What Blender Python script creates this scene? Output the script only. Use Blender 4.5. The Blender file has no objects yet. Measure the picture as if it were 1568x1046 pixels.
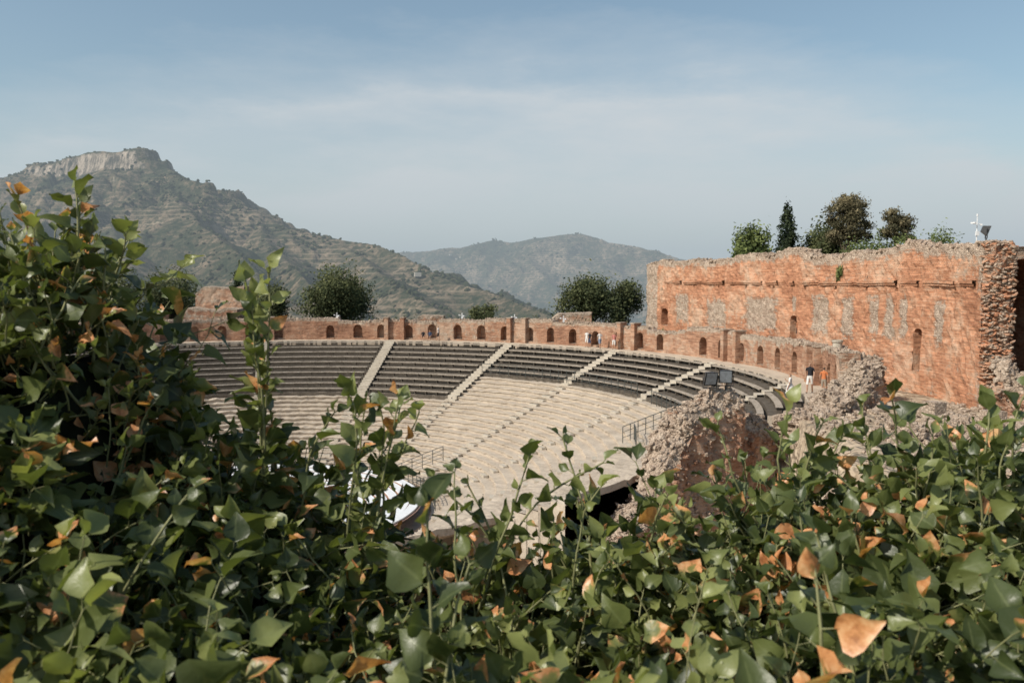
import bpy, math, random
import numpy as np
from mathutils import Vector
rng=np.random.default_rng(7); random.seed(7)
sc=bpy.context.scene
CX,CY=-18.0,56.0
# ---------------------------------------------------------------- noise
def _h(i,j,k):
    h=(i*374761393+j*668265263+k*1274126177)&0xffffffff
    h=((h^(h>>13))*1274126177)&0xffffffff
    h=h^(h>>16)
    return (h&0xffffff)/float(0xffffff)
def vn(x,y,z):
    x=np.asarray(x,float);y=np.asarray(y,float);z=np.asarray(z,float)
    x,y,z=np.broadcast_arrays(x,y,z)
    i=np.floor(x).astype(np.int64);j=np.floor(y).astype(np.int64);k=np.floor(z).astype(np.int64)
    f=x-i;g=y-j;h=z-k
    f=f*f*(3-2*f);g=g*g*(3-2*g);h=h*h*(3-2*h)
    def L(a,b,t): return a+(b-a)*t
    r=L(L(L(_h(i,j,k),_h(i+1,j,k),f),L(_h(i,j+1,k),_h(i+1,j+1,k),f),g),
        L(L(_h(i,j,k+1),_h(i+1,j,k+1),f),L(_h(i,j+1,k+1),_h(i+1,j+1,k+1),f),g),h)
    return r*2-1
def fbm(x,y,z=0.0,o=4,g=.5):
    a=1.;s=0.;t=0.;f=1.
    x=np.asarray(x,float);y=np.asarray(y,float);z=np.asarray(z,float)
    for q in range(o):
        s=s+a*vn(x*f+q*17.3,y*f+q*9.1,z*f+q*5.7);t+=a;a*=g;f*=2.03
    return s/t
def ss(a,b,x):
    t=np.clip((x-a)/(b-a),0,1);return t*t*(3-2*t)
# ---------------------------------------------------------------- mesh helpers
def link(o,parent=None):
    sc.collection.objects.link(o)
    if parent is not None:o.parent=parent
    return o
def mk(name,V,F,mat,attrs=None,smooth=False,parent=None,vec=None):
    V=np.asarray(V,np.float32);F=np.asarray(F,np.int32)
    n=F.shape[1]
    me=bpy.data.meshes.new(name)
    me.vertices.add(len(V));me.vertices.foreach_set('co',V.ravel())
    me.loops.add(F.size);me.loops.foreach_set('vertex_index',F.ravel())
    me.polygons.add(len(F));me.polygons.foreach_set('loop_start',np.arange(0,F.size,n,dtype=np.int32))
    me.polygons.foreach_set('loop_total',np.full(len(F),n,np.int32))
    me.polygons.foreach_set('use_smooth',np.full(len(F),smooth))
    me.update(calc_edges=True)
    for k,a in (attrs or {}).items():
        at=me.attributes.new(k,'FLOAT','POINT');at.data.foreach_set('value',np.asarray(a,np.float32))
    for k,a in (vec or {}).items():
        at=me.attributes.new(k,'FLOAT_VECTOR','POINT');at.data.foreach_set('vector',np.asarray(a,np.float32).ravel())
    me.validate()
    me.materials.append(mat)
    return link(bpy.data.objects.new(name,me),parent)
def empty(name,loc=(0,0,0)):
    o=bpy.data.objects.new(name,None);o.location=loc;return link(o)
class Soup:
    def __init__(s):s.v=[];s.f=[];s.u=[];s.p=[]
    def quad(s,pts,uv=None,pale=None):
        b=len(s.v);s.v+=[tuple(p) for p in pts];s.f.append((b,b+1,b+2,b+3))
        s.u+=[(u[0],u[1],0) for u in uv] if uv else [(p[0]+p[1],p[2],0) for p in pts]
        s.p+=list(pale) if pale is not None else [0]*4
    def box(s,c,sz,rot=0,pale=0):
        cx,cy,cz=c;hx,hy,hz=sz[0]/2,sz[1]/2,sz[2]/2;ca,sa=math.cos(rot),math.sin(rot)
        def T(x,y,z):return(cx+x*ca-y*sa,cy+x*sa+y*ca,cz+z)
        P=[T(a*hx,b*hy,d*hz) for d in(-1,1) for a,b in((-1,-1),(1,-1),(1,1),(-1,1))]
        for q in((0,3,2,1),(4,5,6,7),(0,1,5,4),(1,2,6,5),(2,3,7,6),(3,0,4,7)):
            s.quad([P[i] for i in q],pale=[pale]*4)
    def tube(s,pts,rad,n=6):
        pts=[Vector(p) for p in pts]
        if not hasattr(rad,'__len__'):rad=[rad]*len(pts)
        rings=[]
        for i,p in enumerate(pts):
            t=(pts[min(i+1,len(pts)-1)]-pts[max(i-1,0)]).normalized()
            if abs(t.z)>.9:
                a=(Vector((1,0,0))-t*t.x).normalized()
            else:a=t.cross(Vector((0,0,1))).normalized()
            b=t.cross(a)
            rings.append([p+(a*math.cos(q*2*math.pi/n)+b*math.sin(q*2*math.pi/n))*rad[i] for q in range(n)])
        for r0,r1 in zip(rings[:-1],rings[1:]):
            for q in range(n):
                s.quad([r0[q],r0[(q+1)%n],r1[(q+1)%n],r1[q]])
    def make(s,name,mat,parent=None):
        return mk(name,s.v,s.f,mat,{'pale':s.p},parent=parent,vec={'uvm':s.u})
# ---------------------------------------------------------------- material helpers
class M:
    def __init__(s,name,rough=.9,spec=.2):
        s.m=bpy.data.materials.new(name);s.m.use_nodes=True;s.nt=s.m.node_tree
        s.b=s.nt.nodes['Principled BSDF'];s.b.inputs['Roughness'].default_value=rough
        s.b.inputs['Specular IOR Level'].default_value=spec
    def n(s,t,**k):
        o=s.nt.nodes.new(t)
        for a,v in k.items():
            if a in o.bl_rna.properties:setattr(o,a,v)
            else:o.inputs[a.replace('_',' ')].default_value=v
        return o
    def l(s,a,b):s.nt.links.new(a,b)
    def coord(s,scale=(1,1,1)):
        g=s.n('ShaderNodeNewGeometry')
        mp=s.n('ShaderNodeMapping');mp.inputs['Scale'].default_value=scale
        s.l(g.outputs['Position'],mp.inputs['Vector']);return mp.outputs[0]
    def attr(s,name):
        a=s.n('ShaderNodeAttribute');a.attribute_name=name;return a
    def noise(s,vec,scale,detail=5,rough=.6):
        o=s.n('ShaderNodeTexNoise');o.inputs['Scale'].default_value=scale;o.inputs['Detail'].default_value=detail;o.inputs['Roughness'].default_value=rough
        if vec is not None:s.l(vec,o.inputs['Vector'])
        return o.outputs['Fac']
    def ramp(s,fac,stops,interp='LINEAR'):
        r=s.n('ShaderNodeValToRGB');e=r.color_ramp.elements;r.color_ramp.interpolation=interp
        while len(e)>1:e.remove(e[-1])
        e[0].position=stops[0][0];e[0].color=(*stops[0][1],1)
        for p,c in stops[1:]:
            q=e.new(p);q.color=(*c,1)
        s.l(fac,r.inputs[0]);return r.outputs[0]
    def mix(s,fac,a,b,mode='MIX'):
        o=s.n('ShaderNodeMix');o.data_type='RGBA';o.blend_type=mode
        for v,i in((fac,0),(a,6),(b,7)):
            if isinstance(v,(int,float)):o.inputs[i].default_value=v
            elif isinstance(v,tuple):o.inputs[i].default_value=(*v,1)
            else:s.l(v,o.inputs[i])
        return o.outputs[2]
    def math(s,op,a,b=0.,c=None,clamp=False):
        o=s.n('ShaderNodeMath');o.operation=op;o.use_clamp=clamp
        for i,v in enumerate((a,b,c)):
            if v is None:continue
            if isinstance(v,(int,float)):o.inputs[i].default_value=v
            else:s.l(v,o.inputs[i])
        return o.outputs[0]
    def bump(s,h,dist=.05,strength=.6):
        o=s.n('ShaderNodeBump');o.inputs['Distance'].default_value=dist;o.inputs['Strength'].default_value=strength
        s.l(h,o.inputs['Height']);s.l(o.outputs[0],s.b.inputs['Normal']);return o
    def col(s,c):
        if isinstance(c,tuple):s.b.inputs['Base Color'].default_value=(*c,1)
        else:s.l(c,s.b.inputs['Base Color'])
def plain(name,c,rough=.7,spec=.3,var=.25,sc_=6):
    m=M(name,rough,spec);f=m.noise(m.coord(),sc_)
    m.col(m.ramp(f,[(.3,tuple(x*(1-var) for x in c)),(.7,tuple(min(1,x*(1+var)) for x in c))]));return m.m
def brick_mat(name,c1,c2,c3,pc1=(.33,.26,.20),pc2=(.55,.455,.36),palec=(.58,.43,.31)):
    m=M(name,.95,.1);P=m.coord();U=m.attr('uvm').outputs['Vector'];pa=m.attr('pale').outputs['Fac']
    n1=m.noise(P,.30,6,.62);n2=m.noise(P,2.2,6,.66)
    mp=m.n('ShaderNodeMapping');mp.inputs['Scale'].default_value=(.5,6,1);m.l(U,mp.inputs[0]);n3=m.noise(mp.outputs[0],1.2,6,.7)
    c=m.ramp(m.math('ADD',m.math('MULTIPLY',n1,.5),m.math('MULTIPLY',n3,.5)),[(.40,c1),(.5,c2),(.60,c3)])
    bt=m.n('ShaderNodeTexBrick');bt.inputs['Scale'].default_value=1;bt.inputs['Brick Width'].default_value=.45;bt.inputs['Row Height'].default_value=.15;bt.inputs['Mortar Size'].default_value=.018
    bt.inputs['Color1'].default_value=(.68,.65,.62,1);bt.inputs['Color2'].default_value=(1.18,1.16,1.12,1);bt.inputs['Mortar'].default_value=(.95,1.08,1.15,1)
    m.l(U,bt.inputs['Vector'])
    c=m.mix(.85,c,bt.outputs['Color'],'MULTIPLY')
    c=m.mix(m.ramp(m.math('ADD',m.math('MULTIPLY',n2,.35),m.math('MULTIPLY',n1,.65)),[(.50,(0,0,0)),(.61,(.6,.6,.6))]),c,palec)
    v=m.n('ShaderNodeTexVoronoi');v.inputs['Scale'].default_value=6.;m.l(P,v.inputs['Vector'])
    ve=m.n('ShaderNodeTexVoronoi');ve.feature='DISTANCE_TO_EDGE';ve.inputs['Scale'].default_value=6.;m.l(P,ve.inputs['Vector'])
    bwv=m.n('ShaderNodeRGBToBW');m.l(v.outputs['Color'],bwv.inputs[0])
    st=m.ramp(m.math('ADD',m.math('MULTIPLY',bwv.outputs[0],.4),m.math('MULTIPLY',n2,.6)),[(.3,pc1),(.62,pc2)])
    st=m.mix(m.ramp(ve.outputs['Distance'],[(0,(.5,.5,.5)),(.08,(0,0,0))]),st,(.22,.155,.115))
    k=m.math('ADD',pa,m.math('MULTIPLY',m.math('SUBTRACT',n2,.5),1.4))
    k=m.math('ADD',k,m.math('MULTIPLY',m.math('SUBTRACT',n3,.5),1.1))
    k=m.ramp(k,[(.42,(0,0,0)),(.64,(.85,.85,.85))])
    c=m.mix(k,c,st)
    n4=m.noise(P,.9,6,.8)
    c=m.mix(m.ramp(n4,[(.31,(.6,.6,.6)),(.43,(0,0,0))]),c,(.17,.11,.08))
    m.col(c)
    hh=m.math('ADD',m.math('MULTIPLY',n2,1.1),m.math('MULTIPLY',m.ramp(ve.outputs['Distance'],[(0,(0,0,0)),(.2,(1,1,1))]),m.math('MULTIPLY',k,.35)))
    hh=m.math('ADD',hh,m.math('MULTIPLY',bt.outputs['Fac'],-.12));hh=m.math('ADD',hh,m.math('MULTIPLY',n3,.6))
    m.bump(hh,.16,.85);return m.m
brick=brick_mat('roman_brick',(.37,.17,.10),(.52,.255,.15),(.60,.355,.235))
brick_old=brick_mat('weathered_brick',(.27,.14,.092),(.40,.22,.142),(.49,.315,.22),palec=(.50,.39,.30))
def stone_mat(name,a,b,dark,sc1=.5):
    m=M(name,.95,.1);P=m.coord();n1=m.noise(P,sc1,7,.7);n2=m.noise(P,5,6,.75)
    c=m.ramp(m.math('ADD',m.math('MULTIPLY',n1,.5),m.math('MULTIPLY',n2,.5)),[(.33,dark),(.45,a),(.62,b)])
    m.col(c);m.bump(n2,.06,.7);return m.m
stone=stone_mat('limestone_steps',(.43,.36,.285),(.55,.47,.38),(.26,.21,.165))
stairm=stone_mat('stair_stone',(.42,.37,.30),(.54,.48,.40),(.26,.21,.17),1.2)
dirt=stone_mat('walkway_stone',(.44,.36,.28),(.56,.475,.375),(.30,.235,.18),.8)
woodd=stone_mat('dark_weathered_wood',(.092,.077,.062),(.14,.118,.095),(.055,.046,.038),1.5)
woodl=stone_mat('bench_wood',(.31,.265,.215),(.43,.37,.305),(.18,.15,.12),2.5)
whitem=plain('white_seat_paint',(.72,.73,.74),.5,.3,.1)
metal=plain('dark_metal',(.06,.065,.06),.5,.4)
blackm=plain('black_housing',(.03,.03,.032),.45,.4)
glassm=plain('lamp_glass',(.22,.25,.28),.15,.6)
whitemet=plain('white_metal',(.7,.7,.7),.4,.4,.1)
# ---------------------------------------------------------------- terrain
F=1300.
def wp(px,py,D):return((px-784)/F*D,D,(430-py)/F*D)
RA=[wp(-700,420,2300),wp(-330,360,2050),wp(-150,322,1950),wp(0,290,1850),wp(62,266,1780),wp(108,248,1720),wp(170,238,1690),wp(232,231,1660),wp(250,250,1640),wp(282,264,1600),wp(322,293,1550),wp(365,314,1520),wp(402,333,1500),wp(450,352,1450),wp(520,366,1420),wp(565,373,1380),wp(605,388,1300),wp(650,410,1230),wp(710,436,1150),wp(780,458,1050),wp(850,484,930),wp(900,500,850)]
RB=[wp(235,250,1640),wp(290,318,1420),wp(340,362,1250),wp(385,405,1080),wp(430,452,930)]
RB2=[wp(110,262,1700),wp(80,340,1400),wp(30,400,1150),wp(-40,450,950)]
RB3=[wp(520,372,1400),wp(575,410,1180),wp(630,450,1000),wp(680,480,850)]
RB4=[wp(400,338,1480),wp(440,400,1220),wp(500,450,950)]
RB5=[wp(170,250,1680),wp(190,340,1380),wp(200,410,1080),wp(190,460,850)]
RC=[wp(350,400,3900),wp(560,386,3800),wp(610,389,3750),wp(650,386,3700),wp(690,379,3600),wp(725,374,3600),wp(760,368,3550),wp(790,371,3500),wp(840,362,3500),wp(885,359,3500),wp(930,371,3450),wp(965,376,3400),wp(1000,386,3300),wp(1050,397,3200),wp(1150,405,3100),wp(1400,415,3000)]
RD=[wp(850,364,3500),wp(810,395,3200),wp(850,440,2900),wp(870,500,2650)]
RE=[wp(720,376,3600),wp(675,400,3350),wp(720,440,3050),wp(740,500,2800)]
RG=[wp(960,378,3400),wp(920,405,3150),wp(960,450,2900),wp(970,500,2700)]
RH=[wp(1100,402,3100),wp(1050,425,2900),wp(1080,480,2650)]
def ridge(x,y,R,slope,cliff=False):
    best=np.full(x.shape,-1e9);bd=np.full(x.shape,1e9)
    W={3:.15,4:.55,5:1.,6:1.,7:.8}
    for i,(a,b) in enumerate(zip(R[:-1],R[1:])):
        dx,dy=b[0]-a[0],b[1]-a[1];t=np.clip(((x-a[0])*dx+(y-a[1])*dy)/(dx*dx+dy*dy),0,1)
        d=np.hypot(x-a[0]-t*dx,y-a[1]-t*dy);hc=a[2]+(b[2]-a[2])*t
        h=hc-slope*d
        if cliff and i in W:
            w=W[i]
            h=hc-np.where(d<34,.12*d,4.1+slope*(d-34))-w*40*ss(30,46,d)
        m=h>best;best=np.where(m,h,best);bd=np.where(m,d,bd)
    return best,bd
def G(x,y):
    x=np.asarray(x,float);y=np.asarray(y,float)
    wx=x+fbm(x/220,y/220,3.3,3)*28;wy=y+fbm(x/220,y/220,8.3,3)*28
    far=np.full(x.shape,-260.)+fbm(x/400,y/400,1,3)*20
    dist=np.full(x.shape,400.)
    for R,s,cl in((RA,.50,True),(RB,.62,False),(RB2,.6,False),(RB3,.6,False),(RB4,.6,False),(RB5,.62,False),(RC,.42,False),(RD,.55,False),(RE,.55,False),(RG,.55,False),(RH,.55,False)):
        h,d=ridge(wx,wy,R,s,cl);m=h>far
        far=np.where(m,h,far);dist=np.where(m,d,dist)
    k=np.clip(dist/110,.0,1);r=1-np.abs(fbm(x/150,y/150,5,4))*2
    r2=1-np.abs(fbm(x/60,y/60,15,3))*2
    far=far+k*(r-.55)*46+k*(r2-.5)*12+fbm(x/45,y/45,2,4)*(2+7*k)+fbm(x/120,y/120,31,4)*12*ss(2400,3000,y)
    tz=8.;fr=(far/tz)-np.floor(far/tz);tm=ss(-.10,.12,fbm(x/260,y/260,22,2))*ss(900,1100,y)*k
    far=far+tm*tz*(ss(.5,.95,fr)-fr)
    dC=np.hypot(x-CX,y-CY)
    near=-6.7-.45*np.clip(dC-64,0,600)+fbm(x/14,y/14,4,3)*(.15+np.clip(dC-64,0,60)*.06)
    near=np.where(y>0,near,-6.7-.2*np.clip(dC-64,0,400))
    out=np.maximum(near,far-0)
    out=np.where(dC>600,far,out)
    pit=-18.0+fbm(x/5,y/5,6,3)*.2
    inn=1-ss(36,39.3,dC)
    frontcut=(y<40)&(dC<75)&(x<12)&(y>-5)
    inn=np.where(frontcut,1,inn)
    plat=ss(12.0,14.0,x)*(1-ss(43.5,45.5,y))*(y>8)
    inn=np.where(y<45.5,inn*(1-plat),inn)
    out=out*(1-inn)+pit*inn
    ledge=1-ss(3.6,9,y)
    ledge=ledge*(1-ss(14,30,np.abs(x)))
    return np.where(y<34,np.maximum(out,-1.75*ledge+(-18)*(1-ledge)),out)
ang=np.concatenate([np.linspace(-180,-42,46,endpoint=False),np.linspace(-42,42,560,endpoint=False),np.linspace(42,180,46,endpoint=False)])
rad=np.concatenate([[.5],np.geomspace(2,60,110,endpoint=False),np.geomspace(60,700,110,endpoint=False),np.geomspace(700,2300,320,endpoint=False),np.geomspace(2300,4200,140,endpoint=False),np.geomspace(4200,20000,14)])
A,R_=np.meshgrid(np.radians(ang),rad)
X=R_*np.sin(A);Y=R_*np.cos(A);Z=G(X,Y)
na,nr=len(ang),len(rad)
i,j=np.meshgrid(np.arange(nr-1),np.arange(na),indexing='ij');j2=(j+1)%na
Fq=np.stack([i*na+j,(i+1)*na+j,(i+1)*na+j2,i*na+j2],-1).reshape(-1,4)[:,::-1]
tm=M('scrub_hillside',1.,.05);P=tm.coord()
a1=tm.noise(P,.0042,6,.7);a2=tm.noise(P,.02,8,.8);a3=tm.noise(P,.09,5,.75)
s=tm.math('ADD',tm.math('MULTIPLY',a1,.42),tm.math('MULTIPLY',a2,.58))
c=tm.ramp(s,[(.395,(.032,.042,.024)),(.455,(.070,.072,.042)),(.505,(.14,.110,.072)),(.56,(.25,.19,.132)),(.64,(.36,.29,.21))])
c=tm.mix(tm.ramp(a3,[(.46,(.85,.85,.85)),(.55,(0,0,0))]),c,(.028,.040,.021))
g=tm.n('ShaderNodeNewGeometry');sx=tm.n('ShaderNodeSeparateXYZ');tm.l(g.outputs['Normal'],sx.inputs[0])
sp=tm.n('ShaderNodeSeparateXYZ');tm.l(g.outputs['Position'],sp.inputs[0])
tb=tm.math('SINE',tm.math('MULTIPLY',sp.outputs[2],.785))
tbm=tm.math('MULTIPLY',tm.ramp(tb,[(.3,(0,0,0)),(.8,(.45,.45,.45))]),tm.ramp(a1,[(.48,(0,0,0)),(.56,(1,1,1))]))
c=tm.mix(tbm,c,(.30,.235,.165))
steep=tm.ramp(tm.math('ADD',sx.outputs[2],tm.math('MULTIPLY',tm.math('SUBTRACT',a3,.5),.3)),[(.50,(1,1,1)),(.66,(0,0,0))])
hi=tm.math('MULTIPLY',tm.math('SUBTRACT',sp.outputs[2],165),.03,clamp=True)
mps=tm.coord((.07,.07,.012));a4=tm.noise(mps,1,7,.8)
rock=tm.ramp(a4,[(.41,(.05,.052,.04)),(.49,(.19,.16,.125)),(.57,(.44,.365,.29))])
c=tm.mix(tm.math('MULTIPLY',steep,hi),c,rock)
nearm=tm.math('SUBTRACT',1.,tm.math('MULTIPLY',tm.math('SUBTRACT',sp.outputs[1],62),.05,clamp=True))
nd=tm.noise(P,.6,6,.7);c=tm.mix(nearm,c,tm.ramp(nd,[(.35,(.26,.195,.135)),(.6,(.48,.39,.29))]))
tm.col(c);tm.bump(tm.math('ADD',a2,tm.math('MULTIPLY',a3,.4)),12.,.6)
mk('ground_terrain',np.stack([X,Y,Z],-1).reshape(-1,3),Fq,tm.m,smooth=True)
# ---------------------------------------------------------------- distant scrub
def ico():
    t=(1+5**.5)/2
    v=np.array([(-1,t,0),(1,t,0),(-1,-t,0),(1,-t,0),(0,-1,t),(0,1,t),(0,-1,-t),(0,1,-t),(t,0,-1),(t,0,1),(-t,0,-1),(-t,0,1)],float)
    v/=np.linalg.norm(v[0])
    f=np.array([(0,11,5),(0,5,1),(0,1,7),(0,7,10),(0,10,11),(1,5,9),(5,11,4),(11,10,2),(10,7,6),(7,1,8),(3,9,4),(3,4,2),(3,2,6),(3,6,8),(3,8,9),(4,9,5),(2,4,11),(6,2,10),(8,6,7),(9,8,1)])
    return v,f
IV,IF=ico()
def ico2():
    V=[tuple(v) for v in IV];F=[];c={}
    def mid(a,b):
        k=(min(a,b),max(a,b))
        if k not in c:
            p=np.array(V[a])+np.array(V[b]);p/=np.linalg.norm(p);V.append(tuple(p));c[k]=len(V)-1
        return c[k]
    for a,b,d in IF:
        x,y,z=mid(a,b),mid(b,d),mid(d,a);F+=[(a,x,z),(b,y,x),(d,z,y),(x,y,z)]
    return np.array(V),np.array(F)
IV2,IF2=ico2()
IVS=np.sign(IV2)*np.abs(IV2)**.5
def blobs(C,S,jit=.3,base=(IV,IF)):
    bv,bf=base;n=len(C)
    S=np.asarray(S).reshape(n,-1);S=S if S.shape[1]==3 else np.repeat(S,3,1)
    a=rng.uniform(0,2*np.pi,n);ca,sa=np.cos(a)[:,None],np.sin(a)[:,None]
    v=bv[None]*(1+rng.uniform(-jit,jit,(n,len(bv),1)))*S[:,None,:]
    x=v[...,0]*ca-v[...,1]*sa;y=v[...,0]*sa+v[...,1]*ca
    tl=rng.normal(size=(n,1))*.35;z=v[...,2]+x*tl
    v=np.stack([x,y,z],-1)+np.asarray(C)[:,None,:]
    f=bf[None]+np.arange(n)[:,None,None]*len(bv)
    return v.reshape(-1,3),f.reshape(-1,3)
n=50000
aa=np.radians(rng.uniform(-36,20,n));rr=np.sqrt(rng.uniform(500**2,2000**2,n));rr[:14000]=rng.uniform(2400,3900,14000)
x=rr*np.sin(aa);y=rr*np.cos(aa)
keep=fbm(x/70,y/70,9,4)+.22*rng.normal(size=n)>.25
x=x[keep];y=y[keep];z=G(x,y);szr=rng.uniform(1.3,3.6,len(x))*(1+(y>2000)*.6)
v,f=blobs(np.stack([x,y,z+szr*.4],-1),np.stack([szr*1.1,szr*1.1,szr*.9],-1))
fm=M('distant_foliage',1.,.05);nn=fm.noise(fm.coord(),.06,4,.7)
fm.col(fm.ramp(nn,[(.35,(.025,.034,.016)),(.65,(.075,.080,.04))]))
mk('distant_tree_scrub',v,f,fm.m)
hs=Soup()
for (px,py,D) in((700,402,3400),(706,404,3390),(690,396,3420),(120,405,1250),(60,430,1150),(500,352,1440),(640,430,1190),(250,400,1150),(95,420,1180)):
    xx=(px-784)/F*D;yy=D;zz=float(G(np.array([xx]),np.array([yy]))[0]);q=rng.uniform(6,10)
    hs.box((xx,yy,zz+3),(q,q*.8,6),rng.uniform(0,1))
hs.make('distant_houses',plain('plaster',(.5,.45,.38)))
# ---------------------------------------------------------------- cavea
def P3(r,az,z):
    a=math.radians(az);return(CX+r*math.cos(a),CY+r*math.sin(a),z)
def zr(r):return -6.5-.4*(35.5-r)
theatre=empty('theatre_seating')
def sweep(soup,prof,a0,a1,da=.8,jit=0.02,seed=0):
    nn_=max(2,int(abs(a1-a0)/da)+1);azs=np.linspace(a0,a1,nn_)
    pr=np.array(prof);Rr,Aa=np.meshgrid(pr[:,0],azs);Zz=np.repeat(pr[None,:,1],nn_,0)
    jr=fbm(Aa*.9,Rr*3,seed,2)*jit;jz=fbm(Aa*1.1,Rr*2.3,seed+5,2)*jit*1.2
    Rr=Rr+jr;Zz=Zz+jz;ar=np.radians(Aa)
    X=CX+Rr*np.cos(ar);Y=CY+Rr*np.sin(ar)
    m=pr.shape[0]
    for i in range(nn_-1):
        for j in range(m-1):
            soup.quad([(X[i,j],Y[i,j],Zz[i,j]),(X[i,j+1],Y[i,j+1],Zz[i,j+1]),(X[i+1,j+1],Y[i+1,j+1],Zz[i+1,j+1]),(X[i+1,j],Y[i+1,j],Zz[i+1,j])][::-1])
def endcap(soup,prof,az,zb=-18.5):
    for (r0,z0),(r1,z1) in zip(prof[:-1],prof[1:]):
        if r1-r0>.2:soup.quad([P3(r0,az,zb),P3(r1,az,zb),P3(r1,az,z1),P3(r0,az,z0)])
def steps(r0,r1,pitch,nose=0.):
    n=int(round((r1-r0)/pitch));p=(r1-r0)/n;pr=[(r0+nose,zr(r0)-.5)]
    for i in range(n):
        z=zr(r0+i*p)
        if nose:pr+=[(r0+i*p+nose,z-.10),(r0+i*p,z-.08),(r0+i*p,z),(r0+(i+1)*p+nose,z-.01)]
        else:pr+=[(r0+i*p,z),(r0+(i+1)*p,z)]
    pr.append((r1+nose,zr(r1)));return pr,n,p
A_END=-18.
stair_az=[-4.5,17.5,39,60,82,104,126,148,170]
st=Soup();wd=Soup();wl=Soup();sr=Soup()
pr,_,_=steps(12.5,29.5,.75,.09);sweep(st,pr,-47,A_END,.8,.09,0);endcap(st,pr,-47)
pr,_,_=steps(12.5,25.25,.75,.09);sweep(st,pr,-72,-47,.8,.09,0);endcap(st,pr,-72)
sectors=[(A_END,60,29.5),(60,185,25.)]
for a0,a1,rs in sectors:
    pr,_,_=steps(12.5,rs,.75,.09);sweep(st,pr,a0,a1,.8,.08)
    pr,nw,pw=steps(rs,35.5,1.0);sweep(wd,pr,a0,a1,.8,.03)
    if a0==A_END:endcap(st,pr,a0)
    azl=[a0]+[s_ for s_ in stair_az if a0<s_<a1]+[a1]
    for b0,b1 in zip(azl[:-1],azl[1:]):
        for i in range(nw):
            r=rs+i*pw;z=zr(r)+.36;g_=math.degrees(.75/r)
            sweep(wl,[(r+.42,z-.07),(r+.42,z),(r+.80,z+.0),(r+.80,z-.05)],b0+g_,b1-g_,1.0,.015,i)
            for q in np.arange(b0+g_+.3,b1-g_,2.6):
                x_,y_,_=P3(r+.6,q,0);wd.box((x_,y_,z-.22),(.3,.08,.34),math.radians(q))
sweep(st,[(25,zr(25)-1),(25,zr(25)+.0),(29.5,zr(29.5)-.1),(29.5,zr(29.5)-1)],60,60.9,.4,.02)
for s_ in stair_az:
    rs=29.5 if s_<60 else 25.
    for i in range(int((35.5-rs)/.5+.5)):
        r=rs+i*.5;w=.5;g_=math.degrees(w/r)
        sweep(sr,[(r,zr(r)-.2),(r,zr(r)+.17),(r+.5,zr(r)+.17),(r+.5,zr(r)+.3)],s_-g_,s_+g_,1.,.02,i)
    n_=int(round((rs-12.5)/.75));p_=(rs-12.5)/n_
    for i in range(n_):
        r=12.5+i*p_;z=zr(r)
        x_,y_,_=P3(r+p_*.75,s_,0)
        sr.box((x_,y_,z+.07),(p_*.48,.95+rng.uniform(-.1,.1),.17),math.radians(s_)+rng.uniform(-.04,.04))
st.make('stone_steps',stone,theatre);wd.make('wooden_risers',woodd,theatre);wl.make('bench_planks',woodl,theatre);sr.make('stairways',stairm,theatre)
wk=Soup();sweep(wk,[(35.5,-6.9),(35.5,-6.44),(36.3,-6.46),(37.3,-6.44),(40,-6.5),(41,-6.9)],A_END,185,.8,.03)
wk.make('walkway',dirt,theatre)
oc=Soup();sweep(oc,[(.05,-16.1),(6,-16.1),(12.5,-16.05),(12.5,-15.6)],-75,220,2,.02);oc.make('orchestra_floor',dirt,theatre)
ws=Soup();rd=Soup()
for i in range(9):
    r=5.2+i*.75;z=-15.75+i*.12
    sweep(ws,[(r,z-.11),(r,z),(r+.60,z),(r+.60,z-.1)],-25,200,2,.01)
    sweep(rd,[(r,z-.4),(r,z-.12),(r+.75,z-.12)],-25,200,2,.01)
ws.make('white_orchestra_seats',whitem,theatre);rd.make('seat_platform',plain('rust_platform',(.36,.22,.16)),theatre)
def railing(name,pts,h=1.05,sp=1.2,bars=3):
    s_=Soup();pts=[Vector(p) for p in pts]
    for b in range(bars):
        s_.tube([p+Vector((0,0,h*(b+1)/bars)) for p in pts],.028 if b==bars-1 else .02,5)
    for p,q in zip(pts[:-1],pts[1:]):
        n_=max(1,int((q-p).length/sp))
        for k in range(n_):
            c=p.lerp(q,k/n_);s_.tube([c,c+Vector((0,0,h))],.03,5)
    c=pts[-1];s_.tube([c,c+Vector((0,0,h))],.03,5)
    return s_.make(name,metal)
railing('metal_railing',[P3(29.35,a,zr(29.4)-.05) for a in np.arange(19,59.5,2)])
railing('metal_railing',[P3(29.3,a,zr(29.3)-.3) for a in np.arange(-14,16,2)])
railing('metal_railing',[P3(r,-1.5,zr(r)-.1) for r in np.arange(29.3,25,-1)],1.1,.45)
railing('metal_railing',[P3(26,a,zr(26)-.1) for a in np.arange(-10,-1,1.5)],1.1,.45)
railing('metal_railing',[P3(12.8,a,zr(12.8)-.1) for a in np.arange(5,150,3)],1.1,1.0,4)
railing('metal_railing',[P3(11.6+k*.7,40-k*1.5,-15.2+k*.3) for k in range(6)],1.1,.7,4)
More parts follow.
